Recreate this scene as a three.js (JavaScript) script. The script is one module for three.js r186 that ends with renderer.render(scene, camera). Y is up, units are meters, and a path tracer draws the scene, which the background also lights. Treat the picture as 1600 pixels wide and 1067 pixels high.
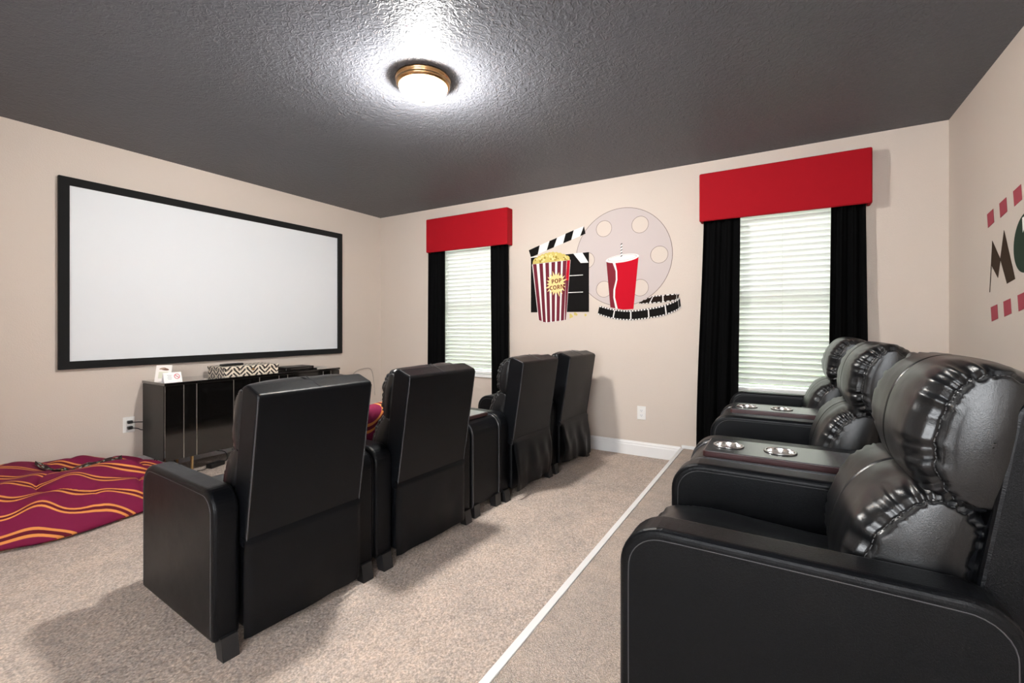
import * as THREE from 'three';
import { RoundedBoxGeometry } from 'three/addons/geometries/RoundedBoxGeometry.js';
import { TextGeometry } from 'three/addons/geometries/TextGeometry.js';
import { FontLoader } from 'three/addons/loaders/FontLoader.js';
import { mergeGeometries } from 'three/addons/utils/BufferGeometryUtils.js';
import { RectAreaLightUniformsLib } from 'three/addons/lights/RectAreaLightUniformsLib.js';

// ---------------------------------------------------------------- camera, sky, exposure
const scene = new THREE.Scene();
const CEIL = 2.52, RIGHT = 5.313, BACK = 4.34, PLAT = 0.115, PLATX = 3.618;
const camera = new THREE.PerspectiveCamera(73.843, 1600 / 1067, 0.05, 60);
camera.position.set(4.38, 1.152, 4.069);
camera.rotation.y = THREE.MathUtils.degToRad(30.964);
camera.setViewOffset(1600, 1067, 0, 23.5, 1600, 1067);      // a shifted lens keeps the uprights upright
scene.background = new THREE.Color(1.0, 1.03, 1.06);
scene.backgroundIntensity = 13;
RectAreaLightUniformsLib.init();
const renderer = new THREE.WebGLRenderer({ antialias: true });
renderer.toneMapping = THREE.LinearToneMapping;
renderer.toneMappingExposure = 1.35;
renderer.shadowMap.enabled = true;
const LAMP_POWER = 11.5;

// ---------------------------------------------------------------- helpers
let seed = 20240611;
const rnd = () => { seed = (seed * 1664525 + 1013904223) >>> 0; return seed / 4294967296; };
const reseed = (s) => { seed = s >>> 0; };
const lerp = THREE.MathUtils.lerp, clamp = THREE.MathUtils.clamp, smooth = THREE.MathUtils.smoothstep;
const hash = (x, y) => { let h = (x * 374761393 + y * 668265263) | 0; h = Math.imul(h ^ (h >>> 13), 1274126177); return ((h ^ (h >>> 16)) >>> 0) / 4294967296; };
const vnoise = (x, y, p = 1 << 20) => {                      // tileable value noise, 0..1
  const xi = Math.floor(x), yi = Math.floor(y), fx = x - xi, fy = y - yi, m = (a) => ((a % p) + p) % p;
  const sx = fx * fx * (3 - 2 * fx), sy = fy * fy * (3 - 2 * fy);
  return lerp(lerp(hash(m(xi), m(yi)), hash(m(xi + 1), m(yi)), sx), lerp(hash(m(xi), m(yi + 1)), hash(m(xi + 1), m(yi + 1)), sx), sy);
};
const used = new Map();
const numbered = (n) => { const k = used.get(n) ?? 0; used.set(n, k + 1); return k ? `${n}_${String(k).padStart(3, '0')}` : n; };
function mesh(name, g, m, parent) {
  const o = new THREE.Mesh(Array.isArray(g) ? (g.length > 1 ? mergeGeometries(g.map((q) => { const r = q.index ? q.toNonIndexed() : q; for (const k of Object.keys(r.attributes)) if (!['position', 'normal', 'uv'].includes(k)) r.deleteAttribute(k); return r; })) : g[0]) : g, m);
  o.name = parent ? name : numbered(name); o.castShadow = o.receiveShadow = true;
  (parent ?? scene).add(o);
  return o;
}
function tag(o, label, category, group) { Object.assign(o.userData, { label, category }, group ? { group } : {}); return o; }
function thing(name, label, category, [x, y, z] = [0, 0, 0], turn = 0, group) {
  const o = new THREE.Group(); o.name = numbered(name); o.position.set(x, y, z); o.rotation.y = turn; scene.add(o);
  return tag(o, label, category, group);
}
function struct(name, g, m, label) { const o = mesh(name, g, m); o.userData.kind = 'structure'; if (label) o.userData.label = label; return o; }
const box = (x0, x1, y0, y1, z0, z1) => {                    // uv in metres
  const g = new THREE.BoxGeometry(x1 - x0, y1 - y0, z1 - z0), u = g.attributes.uv, n = g.attributes.normal, d = [x1 - x0, y1 - y0, z1 - z0];
  for (let i = 0; i < u.count; i++) { const ax = Math.abs(n.getX(i)) > .5 ? [2, 1] : Math.abs(n.getY(i)) > .5 ? [0, 2] : [0, 1]; u.setXY(i, u.getX(i) * d[ax[0]], u.getY(i) * d[ax[1]]); }
  return g.translate((x0 + x1) / 2, (y0 + y1) / 2, (z0 + z1) / 2);
};
const rbox = (x0, x1, y0, y1, z0, z1, r = .01, s = 3) => {
  const g = new RoundedBoxGeometry(x1 - x0, y1 - y0, z1 - z0, s, Math.min(r, (x1 - x0) / 2.01, (y1 - y0) / 2.01, (z1 - z0) / 2.01)), p = g.attributes.position, n = g.attributes.normal, u = g.attributes.uv;
  for (let i = 0; i < p.count; i++) { const a = [Math.abs(n.getX(i)), Math.abs(n.getY(i)), Math.abs(n.getZ(i))]; const k = a.indexOf(Math.max(...a)); u.setXY(i, k === 0 ? p.getZ(i) : p.getX(i), k === 1 ? p.getZ(i) : p.getY(i)); }
  return g.translate((x0 + x1) / 2, (y0 + y1) / 2, (z0 + z1) / 2);
};
const tube = (pts, r, seg = 24, rad = 6, closed = false) => new THREE.TubeGeometry(new THREE.CatmullRomCurve3(pts.map((p) => new THREE.Vector3(...p)), closed), seg, r, rad, closed);
function grid(nu, nv, f, closeU = false) {                   // f(u, v) -> [x, y, z, s?, t?] with u, v in 0..1
  const pos = [], uv = [], idx = [];
  for (let j = 0; j <= nv; j++) for (let i = 0; i <= nu; i++) { const q = f(i / nu, j / nv); pos.push(q[0], q[1], q[2]); uv.push(q[3] ?? i / nu, q[4] ?? j / nv); }
  for (let j = 0; j < nv; j++) for (let i = 0; i < nu; i++) { const a = j * (nu + 1) + i, b = a + 1, c = a + nu + 1, d = c + 1; idx.push(a, b, d, a, d, c); }
  const g = new THREE.BufferGeometry();
  g.setAttribute('position', new THREE.Float32BufferAttribute(pos, 3)); g.setAttribute('uv', new THREE.Float32BufferAttribute(uv, 2)); g.setIndex(idx); g.computeVertexNormals();
  if (closeU) { const n = g.attributes.normal; for (let j = 0; j <= nv; j++) { const a = j * (nu + 1), b = a + nu; const v = new THREE.Vector3(n.getX(a) + n.getX(b), n.getY(a) + n.getY(b), n.getZ(a) + n.getZ(b)).normalize(); n.setXYZ(a, v.x, v.y, v.z); n.setXYZ(b, v.x, v.y, v.z); } }
  return g;
}
function shapeOf(pts, holes = []) { const s = new THREE.Shape(pts.map((p) => new THREE.Vector2(...p))); for (const h of holes) s.holes.push(h instanceof THREE.Path ? h : new THREE.Path(h.map((p) => new THREE.Vector2(...p)))); return s; }
function roundedPoly(pts, rad, n = 8) {                      // polygon with rounded corners, rad per corner
  const out = [];
  pts.forEach((p, i) => {
    const a = pts[(i + pts.length - 1) % pts.length], b = pts[(i + 1) % pts.length], r = Array.isArray(rad) ? rad[i] : rad;
    const P = new THREE.Vector2(...p), A = new THREE.Vector2(...a).sub(P), B = new THREE.Vector2(...b).sub(P), la = A.length(), lb = B.length(); A.normalize(); B.normalize();
    const half = Math.acos(clamp(A.dot(B), -1, 1)) / 2, d = Math.min(r / Math.tan(half), la * .49, lb * .49), rr = d * Math.tan(half);
    if (rr < 1e-4) { out.push([P.x, P.y]); return; }
    const bis = A.clone().add(B).normalize(), C = P.clone().addScaledVector(bis, rr / Math.sin(half));
    const s = P.clone().addScaledVector(A, d).sub(C), e = P.clone().addScaledVector(B, d).sub(C);
    let a0 = Math.atan2(s.y, s.x), a1 = Math.atan2(e.y, e.x); let da = a1 - a0; while (da > Math.PI) da -= 2 * Math.PI; while (da < -Math.PI) da += 2 * Math.PI;
    for (let k = 0; k <= n; k++) out.push([C.x + rr * Math.cos(a0 + da * k / n), C.y + rr * Math.sin(a0 + da * k / n)]);
  });
  return out;
}
// extrude a profile in (x, y) along z, centred on z = 0, total width w including the bevel b
function slab(pts, w, b = .012, seg = 4, holes = []) {
  const g = new THREE.ExtrudeGeometry(shapeOf(pts, holes), { depth: w - 2 * b, bevelEnabled: b > 0, bevelSize: b, bevelOffset: -b, bevelThickness: b, bevelSegments: seg, curveSegments: 12 });
  return g.translate(0, 0, -w / 2 + b);
}

// ---------------------------------------------------------------- textures (what surfaces are made of)
function dataTex(n, f, srgb, m = n) {
  const d = new Uint8Array(n * m * 4);
  for (let y = 0; y < m; y++) for (let x = 0; x < n; x++) { const c = f(x, y), i = (y * n + x) * 4; d[i] = c[0]; d[i + 1] = c[1]; d[i + 2] = c[2]; d[i + 3] = 255; }
  const t = new THREE.DataTexture(d, n, m); t.magFilter = THREE.LinearFilter; t.minFilter = THREE.LinearMipmapLinearFilter; t.generateMipmaps = true; t.wrapS = t.wrapT = THREE.RepeatWrapping;
  if (srgb) t.colorSpace = THREE.SRGBColorSpace; t.needsUpdate = true; return t;
}
const grey = (v) => { v = clamp(v * 255, 0, 255); return [v, v, v]; };
const rep = (t, s) => { const c = t.clone(); c.repeat.set(1 / s, 1 / s); c.needsUpdate = true; return c; };
const texPeel = dataTex(512, (x, y) => grey(.5 * vnoise(x / 8, y / 8, 64) + .3 * vnoise(x / 4 + 7, y / 4, 128) + .2 * vnoise(x / 32, y / 32, 16)));
const texKnock = dataTex(1024, (x, y) => {                   // knocked-down plaster: flattened worms and dabs
  const wx = x + 14 * vnoise(x / 16 + 3, y / 16, 64), wy = y + 14 * vnoise(x / 16, y / 16 + 9, 64);
  const a = vnoise(wx / 8, wy / 8, 128), b = vnoise(wx / 16 + 5, wy / 16 + 2, 64), c = vnoise(x / 64, y / 64, 16);
  const ridge = 1 - Math.abs(2 * a - 1), dab = smooth(b + .25 * (c - .5), .46, .62);
  return grey(.45 * smooth(ridge, .45, .9) + .4 * dab + .15 * vnoise(x / 3, y / 3, 341));
});
const texGrain = dataTex(512, (x, y) => {                    // fine pebbled leather
  const a = vnoise(x / 5, y / 5, 102), b = vnoise(x / 9 + 4, y / 9, 57), c = vnoise(x / 64, y / 64, 8);
  return grey(.55 * Math.abs(2 * a - 1) + .3 * b + .15 * c);
});
const texLeatherRough = dataTex(512, (x, y) => grey(.80 + .2 * (.6 * vnoise(x / 40, y / 40, 13) + .4 * vnoise(x / 11, y / 11, 46))));
function carpetPixel(x, y, n) {
  const a = hash(x >> 1, y >> 1), b = vnoise(x / 3, y / 3, n / 3 | 0), c = vnoise(x / 90, y / 90), d = vnoise(x / 28 + 9, y / 28);
  let v = .67 + .42 * (.5 * a + .5 * b) - .02 + .05 * (c - .5) + .05 * (d - .5);
  const warm = .5 + .5 * (vnoise(x / 6 + 40, y / 6) - .5) + .25 * (c - .5);
  return [clamp(v * lerp(206, 214, warm), 0, 255), clamp(v * lerp(193, 192, warm), 0, 255), clamp(v * lerp(184, 174, warm), 0, 255)];
}
const texFloor = dataTex(2048, (x, y) => carpetPixel(x, y, 2048), true);
const texCarpet = dataTex(1024, (x, y) => carpetPixel(x, y, 1024), true);
const texPile = dataTex(512, (x, y) => grey(.6 * hash(x >> 1, y >> 1) + .4 * vnoise(x / 5, y / 5, 102)));
const texWeave = dataTex(256, (x, y) => grey(.5 + .25 * Math.sin(x * Math.PI / 4) * (((y >> 2) & 1) ? 1 : -1) + .25 * vnoise(x / 3, y / 9, 28)));
const texVelvet = dataTex(256, (x, y) => grey(.6 * vnoise(x / 2, y / 10, 25) + .4 * vnoise(x / 24, y / 60, 4)));

// ---------------------------------------------------------------- materials
const std = (o) => new THREE.MeshStandardMaterial(o), phys = (o) => new THREE.MeshPhysicalMaterial(o);
const lin = (r, g, b) => new THREE.Color().setRGB(r, g, b);
const M = {
  wall: std({ color: lin(.62, .535, .468), roughness: .82, bumpMap: rep(texPeel, .35), bumpScale: .0007 }),
  ceiling: phys({ color: lin(.128, .131, .147), roughness: .42, bumpMap: rep(texKnock, 1.3), bumpScale: .0022, specularIntensity: .2 }),
  carpet: std({ map: texFloor, roughness: 1, bumpMap: rep(texPile, .5), bumpScale: .004 }),
  carpetStep: std({ map: texCarpet, roughness: 1, bumpMap: rep(texPile, .5), bumpScale: .004 }),
  white: std({ color: lin(.80, .79, .78), roughness: .45 }),
  plastic: std({ color: lin(.82, .80, .77), roughness: .35 }),
  leather: phys({ color: lin(.0034, .0039, .0050), roughness: .36, roughnessMap: rep(texLeatherRough, .6), bumpMap: rep(texGrain, .12), bumpScale: .0004, specularIntensity: .34 }),
  cushion: phys({ color: lin(.0050, .0054, .0064), roughness: .34, roughnessMap: rep(texLeatherRough, .6), bumpMap: rep(texGrain, .12), bumpScale: .0002, specularIntensity: 1 }),
  thread: std({ color: lin(.07, .07, .073), roughness: .7 }),
  piping: phys({ color: lin(.045, .045, .05), roughness: .22 }),
  foot: std({ color: lin(.012, .012, .013), roughness: .4 }),
  mahogany: phys({ color: lin(.045, .013, .014), roughness: .3, clearcoat: .6, clearcoatRoughness: .15 }),
  trayTop: phys({ color: lin(.06, .06, .063), roughness: .2, clearcoat: .5, clearcoatRoughness: .2 }),
  steel: std({ color: lin(.72, .71, .70), metalness: 1, roughness: .22 }),
  bronze: std({ color: lin(.55, .33, .16), metalness: 1, roughness: .25 }),
  brass: std({ color: lin(.70, .50, .24), metalness: 1, roughness: .3 }),
  screenCloth: std({ color: lin(.73, .745, .765), roughness: .9 }),
  blackVelvet: std({ color: lin(.004, .004, .004), roughness: .95 }),
  red: phys({ color: lin(.36, .003, .010), roughness: .8, bumpMap: rep(texWeave, .06), bumpScale: .0004, specularIntensity: .4, sheen: .08, sheenColor: lin(.5, .05, .06), sheenRoughness: .5 }),
  curtain: phys({ color: lin(.0018, .0018, .002), roughness: .9, specularIntensity: .15, bumpMap: rep(texVelvet, .3), bumpScale: .0008, sheen: .04, sheenColor: lin(.25, .25, .26), sheenRoughness: .35 }),
  slat: phys({ color: lin(.86, .86, .84), roughness: .8, transmission: .22, thickness: 0 }),
  cord: std({ color: lin(.7, .7, .68), roughness: .8 }),
  tinted: phys({ color: lin(.57, .59, .57), roughness: 0, transmission: 1, thickness: 0, ior: 1.45 }),
  glass: phys({ color: lin(1, 1, 1), roughness: 0, transmission: 1, thickness: 0, ior: 1.45 }),
  lacquer: phys({ color: lin(.0035, .0032, .003), roughness: .12, clearcoat: 1, clearcoatRoughness: .05 }),
  satin: phys({ color: lin(.0035, .0032, .003), roughness: .42 }),
  silver: std({ color: lin(.6, .58, .54), metalness: 1, roughness: .35 }),
  blackPlastic: phys({ color: lin(.006, .006, .006), roughness: .3 }),
  cable: std({ color: lin(.008, .008, .009), roughness: .55 }),
  lawn: std({ color: lin(.24, .30, .15), roughness: 1 }),
  leaf: std({ color: lin(.17, .22, .11), roughness: 1 }),
};
const ink = (hex, r = .85) => phys({ color: new THREE.Color(hex), roughness: r, specularIntensity: .35 });

// ---------------------------------------------------------------- the room shell
const W = .15;
struct('floor', box(-W, RIGHT + W, -.1, 0, -W, BACK + 2.1), M.carpet).geometry.attributes.uv.array.forEach((v, i, a) => { a[i] = i % 2 ? v / 4.4 : v / 3.7; });
const platform = struct('floor_platform', rbox(PLATX + .026, RIGHT, 0, PLAT, 0, BACK + 1.94, .006, 2), M.carpetStep, 'raised carpeted platform under the back row of recliners');
struct('trim_1', rbox(PLATX - .002, PLATX + .027, 0, PLAT + .003, .016, BACK + 1.94, .003, 2), M.white, 'white painted nosing strip along the platform edge');
struct('ceiling', box(-W, RIGHT + W, CEIL, CEIL + .15, -W, BACK + 2.1), M.ceiling);
struct('wall_left', box(-W, 0, 0, CEIL, -W, BACK + W), M.wall);
const SWIN = [BACK + .50, BACK + 1.10, .80, 2.30];            // landing window in the right-hand wall
struct('wall_right', new THREE.ExtrudeGeometry(shapeOf([[-W, 0], [BACK + 2.1, 0], [BACK + 2.1, CEIL], [-W, CEIL]], [[[SWIN[0], SWIN[2]], [SWIN[1], SWIN[2]], [SWIN[1], SWIN[3]], [SWIN[0], SWIN[3]]]]), { depth: W, bevelEnabled: false }).applyMatrix4(new THREE.Matrix4().makeBasis(new THREE.Vector3(0, 0, 1), new THREE.Vector3(0, 1, 0), new THREE.Vector3(-1, 0, 0))).translate(RIGHT + W, 0, 0), M.wall);
const WIN = [[.945, 1.845], [3.93, 4.80]], SILL = .63, HEAD = 2.12;
const rect = (x0, x1, y0, y1) => [[x0, y0], [x1, y0], [x1, y1], [x0, y1]];
struct('wall_far', new THREE.ExtrudeGeometry(shapeOf(rect(-W, RIGHT + W, 0, CEIL), WIN.map(([a, b]) => rect(a, b, SILL, HEAD))), { depth: W, bevelEnabled: false }).translate(0, 0, -W), M.wall);
const DOOR = [1.7, RIGHT, CEIL];                              // the room is open to the landing behind the camera
struct('wall_back', box(-W, DOOR[0], 0, CEIL, BACK, BACK + W), M.wall);
const HALLZ = BACK + 1.95, HWIN = [3.3, 5.25, .85, 2.46];    // landing window, the daylight from behind the camera
struct('wall_hall', new THREE.ExtrudeGeometry(shapeOf(rect(1.55, RIGHT + W, 0, CEIL), [rect(HWIN[0], HWIN[1], HWIN[2], HWIN[3])]), { depth: W, bevelEnabled: false }).translate(0, 0, HALLZ), M.wall);
struct('wall_hall_end', box(1.55, 1.7, 0, CEIL, BACK + W, HALLZ), M.wall);
{
  const w = new THREE.Group(); w.name = 'window_3'; w.userData.kind = 'structure'; w.userData.label = 'bare landing window behind the viewpoint'; scene.add(w);
  const [a, b, c, d] = HWIN, z0 = HALLZ + .05, z1 = HALLZ + .10;
  mesh('frame', [rbox(a, a + .04, c, d, z0, z1, .004), rbox(b - .04, b, c, d, z0, z1, .004), rbox(a, b, d - .04, d, z0, z1, .004), rbox(a, b, c, c + .04, z0, z1, .004), rbox((a + b) / 2 - .02, (a + b) / 2 + .02, c, d, z0, z1, .004)], M.white, w);
  mesh('pane', box(a + .04, (a + b) / 2 - .02, c + .04, d - .04, z0 + .02, z0 + .024), M.glass, w); mesh('pane', box((a + b) / 2 + .02, b - .04, c + .04, d - .04, z0 + .02, z0 + .024), M.glass, w);
  const v = new THREE.Group(); v.name = 'window_4'; v.userData.kind = 'structure'; v.userData.label = 'bare landing window in the side wall behind the viewpoint'; scene.add(v);
  const [e, f, g, h] = SWIN, x0 = RIGHT + .05, x1 = RIGHT + .10;
  mesh('frame', [rbox(x0, x1, g, h, e, e + .04, .004), rbox(x0, x1, g, h, f - .04, f, .004), rbox(x0, x1, h - .04, h, e, f, .004), rbox(x0, x1, g, g + .04, e, f, .004)], M.white, v);
  mesh('pane', box(x0 + .02, x0 + .024, g + .04, h - .04, e + .04, f - .04), M.glass, v);
}
function baseboard(name, length, place) {
  const prof = [[0, 0], [.016, 0], [.016, .088], [.012, .096], [.012, .108], [.006, .118], [.005, .124], [0, .124]];
  const o = struct(name, new THREE.ExtrudeGeometry(shapeOf(prof), { depth: length, bevelEnabled: false }), M.white); place(o); return o;
}
baseboard('baseboard_left', BACK, (o) => o.position.set(0, 0, 0));
baseboard('baseboard_far', PLATX, (o) => { o.rotation.y = -Math.PI / 2; o.position.set(PLATX, 0, 0); o.scale.set(1, 1, 1); });
struct('baseboard_platform', rbox(PLATX + .01, RIGHT, PLAT, .142, 0, .014, .003, 2), M.white);

// windows: frame, two sashes, glass, sill
WIN.forEach(([a, b], i) => {
  const w = new THREE.Group(); w.name = `window_${i + 1}`; w.userData.kind = 'structure'; w.userData.label = i ? 'white sash window behind the blind beside the back row of recliners' : 'white sash window behind the blind between screen wall and film reel'; scene.add(w);
  const z0 = -.135, z1 = -.085, mid = 1.385;
  mesh('frame', [rbox(a, a + .04, SILL, HEAD, z0, z1, .004), rbox(b - .04, b, SILL, HEAD, z0, z1, .004), rbox(a, b, HEAD - .04, HEAD, z0, z1, .004), rbox(a, b, SILL, SILL + .05, z0, z1, .004)], M.white, w);
  mesh('meeting_rail', rbox(a + .04, b - .04, mid - .022, mid + .022, z0 + .005, z1 + .005, .004), M.white, w);
  mesh('pane', box(a + .04, b - .04, mid + .02, HEAD - .04, -.115, -.111), M.tinted, w);
  mesh('pane', box(a + .04, b - .04, SILL + .05, mid - .02, -.105, -.101), M.tinted, w);
  mesh('sill', rbox(a - .0, b + .0, SILL - .03, SILL + .002, -.08, .022, .006), M.white, w);
});
const lawn = struct('ground_lawn', box(-9, 14, -.5, -.42, -16, -W - .02), M.lawn, 'green lawn outside the windows');

// hedge outside
{
  reseed(5);
  const g = grid(120, 14, (u, v) => { const x = -8 + 21 * u, t = v * Math.PI, n = vnoise(u * 160, v * 12) * .35; return [x, -.45 + (1.9 + n) * Math.sin(t) * (.9 + .2 * vnoise(u * 20, 3)), -8 + Math.cos(t) * (1 + n)]; });
  tag(mesh('hedge', g, M.leaf), 'green hedge outside beyond the window blinds', 'hedge');
}

// ---------------------------------------------------------------- blinds
WIN.forEach(([a, b], i) => {
  const t = thing('window_blind', i ? 'white slatted blind in the window beside the back row recliners' : 'white slatted blind in the window near the screen wall', 'blind', [(a + b) / 2, SILL, -.035], 0, 'white slatted blinds');
  const w = b - a - .012, h = HEAD - SILL;
  mesh('headrail', rbox(-w / 2, w / 2, h - .055, h - .004, -.03, .03, .004), M.white, t);
  const n = 31, y0 = .065, pitch = (h - .07 - y0) / n;
  const slat = slab(roundedPoly([[-.025, -.0014], [.025, -.0014], [.025, .0014], [-.025, .0014]], .0012, 2), w, 0, 1).rotateY(Math.PI / 2);   // width across z
  reseed(77 + i);
  for (let k = 0; k < n; k++) { const s = mesh('slat', slat, M.slat, t); s.position.set(0, y0 + pitch * (k + .5), 0); s.rotation.x = -(1.0 + .03 * (rnd() - .5)); s.rotation.z = .002 * (rnd() - .5); }
  mesh('bottom_rail', rbox(-w / 2, w / 2, .012, .034, -.024, .024, .004), M.white, t);
  for (const x of [-w * .36, 0, w * .36]) mesh('ladder_cord', [box(x - .001, x + .001, .03, h - .03, .0245, .0262), box(x - .001, x + .001, .03, h - .03, -.0262, -.0245)], M.cord, t);
});

// ---------------------------------------------------------------- curtains and valances
function curtain(label, xt0, xt1, xb0, xb1, yb, folds, sd) {
  reseed(sd);
  const y1 = 2.35, ph = rnd() * 6, cx = (xb0 + xb1) / 2, t = thing('velvet_curtain', label, 'curtain', [cx, yb, .048], 0, 'black velvet curtains');
  const f = (side) => (u, v) => {
    const y = lerp(y1, yb, v), k = smooth(v, 0, 1), x = lerp(lerp(xt0, xb0, k), lerp(xt1, xb1, k), u), a = lerp(.012, .026, v);
    const z = a * Math.sin(u * folds * 2 * Math.PI + ph + .5 * Math.sin(v * 3)) + .006 * Math.sin(u * folds * 4.4 * Math.PI + v * 2 + ph);
    return [x - cx, y - yb, z + side, (x + z) * 1, y];
  };
  const front = grid(72, 40, f(.003)), back = grid(72, 40, f(-.003)); { const ix = back.index.array; for (let i = 0; i < ix.length; i += 3) [ix[i], ix[i + 1]] = [ix[i + 1], ix[i]]; back.computeVertexNormals(); }
  mesh('fabric', front, M.curtain, t); mesh('lining', back, M.curtain, t);
  mesh('hem', grid(72, 6, (u, v) => { const q = f(.0045)(u, 1 - .05 * v); return q; }), M.curtain, t);
}
curtain('black velvet curtain closest to the corner by the projection screen', .855, 1.09, .845, 1.105, .02, 3, 11);
curtain('black velvet curtain between the white blind and the clapperboard decal', 1.715, 1.925, 1.735, 1.94, .02, 3, 12);
curtain('black velvet curtain between the film strip decal and the blind by the back row', 3.815, 4.08, 3.755, 4.065, PLAT + .012, 3, 13);
curtain('black velvet curtain hanging behind the far back row headrests', 4.668, 4.868, 4.65, 4.885, PLAT + .012, 3, 14);
function valance(label, x0, x1, y0, y1) {
  const t = thing('window_valance', label, 'valance', [(x0 + x1) / 2, y0, 0], 0, 'red fabric valances'), w = (x1 - x0) / 2, h = y1 - y0;
  const front = new RoundedBoxGeometry(2 * w, h, .028, 4, .012); { const p = front.attributes.position, u = front.attributes.uv; for (let i = 0; i < p.count; i++) u.setXY(i, p.getX(i), p.getY(i)); }
  mesh('front_board', front.translate(0, h / 2, .097), M.red, t);
  mesh('side_return', rbox(-w, -w + .022, 0, h, 0, .10, .008), M.red, t);
  mesh('side_return', rbox(w - .022, w, 0, h, 0, .10, .008), M.red, t);
  mesh('top_board', rbox(-w + .01, w - .01, h - .02, h - .001, 0, .09, .003), M.red, t);
}
valance('red fabric cornice valance above the window near the projection screen', .853, 1.947, 1.995, 2.376);
valance('red fabric cornice valance above the window beside the back row', 3.783, 4.90, 2.005, 2.392);

// ---------------------------------------------------------------- ceiling lamp
{
  const lx = 2.665, lz = 2.165, t = thing('ceiling_lamp', 'round flush ceiling lamp with frosted glass bowl and bronze rim', 'lamp', [lx, CEIL, lz]);
  const v = (a) => a.map(([x, y]) => new THREE.Vector2(x, y));
  mesh('rim', new THREE.LatheGeometry(v([[.02, 0], [.150, 0], [.153, -.006], [.150, -.016], [.143, -.022], [.147, -.028], [.147, -.036], [.138, -.046], [.128, -.048], [.126, -.03], [.02, -.012]]), 64), M.bronze, t);
  const glow = phys({ color: lin(.9, .88, .84), roughness: .6, emissive: lin(1, .98, .93), emissiveIntensity: 1.8, transmission: .4, thickness: 0 });
  mesh('glass_bowl', new THREE.LatheGeometry(v([[.130, -.040], [.132, -.052], [.127, -.066], [.113, -.084], [.092, -.102], [.062, -.117], [.03, -.125], [.0005, -.127]]), 64), glow, t);
  mesh('finial', new THREE.LatheGeometry(v([[.0005, -.142], [.005, -.140], [.007, -.135], [.004, -.130], [.010, -.128], [.011, -.124], [.0005, -.122]]), 20), M.steel, t);
  const l = new THREE.PointLight(lin(1, .985, .95), LAMP_POWER, 0, 2); l.position.set(lx, CEIL - .070, lz); l.castShadow = true; l.shadow.radius = 4; scene.add(l);
}
// ---------------------------------------------------------------- projection screen
{
  const t = thing('projection_screen', 'wide white projection screen in a black velvet frame on the wall', 'screen', [0, .847, 1.79]);
  const hw = 1.186, h = 1.364, f = .056;
  const g = new THREE.ExtrudeGeometry(shapeOf(rect(-hw, hw, 0, h), [rect(-hw + f, hw - f, f, h - f)]), { depth: .028, bevelEnabled: true, bevelSize: .003, bevelOffset: -.003, bevelThickness: .003, bevelSegments: 2 }).rotateY(Math.PI / 2);
  mesh('frame', g.translate(.006, 0, 0), M.blackVelvet, t);
  mesh('screen_fabric', box(.012, .018, f - .01, h - f + .01, -hw + f - .01, hw - f + .01), M.screenCloth, t);
}

// ---------------------------------------------------------------- wall decals (flat vinyl, cut shapes)
const flat = (pts, z, d = .0012, holes = []) => new THREE.ExtrudeGeometry(shapeOf(pts, holes), { depth: d, bevelEnabled: false, curveSegments: 32 }).translate(0, 0, z);
const circle = (cx, cy, r, n = 64) => Array.from({ length: n }, (_, k) => [cx + r * Math.cos(k / n * 2 * Math.PI), cy + r * Math.sin(k / n * 2 * Math.PI)]);
const circHole = (cx, cy, r) => { const p = new THREE.Path(); p.absarc(cx, cy, r, 0, Math.PI * 2, true); return p; };
const D = { black: ink('#0e0b0a'), white: ink('#e6e2de'), reel: ink('#c3b7b4'), line: ink('#857872'), maroon: ink('#6c2532'), red: ink('#bb0a22'), cream: ink('#e6d190'), corn: ink('#cbb869'), cornDark: ink('#967f36'), lettering: ink('#6a1c12'), rose: ink('#a54a54'), brown: ink('#3c2e22'), green: ink('#2c3b2f'), brownBlack: ink('#1e120c'), cup: ink('#782630') };
const font = await new FontLoader().loadAsync('fonts/droid/droid_sans_bold.typeface.json');
{ // film reel
  const t = thing('film_reel_decal', 'large pale grey film reel decal with round holes on the wall', 'wall decal', [3.105, 1.785, .0005]);
  const R = .447, holes = [0, 60, 120, 180, 240, 300].map((d) => [.335 * Math.cos(d * Math.PI / 180), .325 * Math.sin(d * Math.PI / 180) - .005]);
  mesh('disc', flat(circle(0, 0, R), 0, .001, holes.map(([x, y]) => circHole(x, y, .0745))), D.reel, t);
  mesh('outline', flat(circle(0, 0, R + .002), 0, .0014, [circHole(0, 0, R - .003)]), D.line, t);
  for (const [x, y] of holes) mesh('hole_outline', flat(circle(x, y, .0765), 0, .0014, [circHole(x, y, .0725)]), D.line, t);
}
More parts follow.
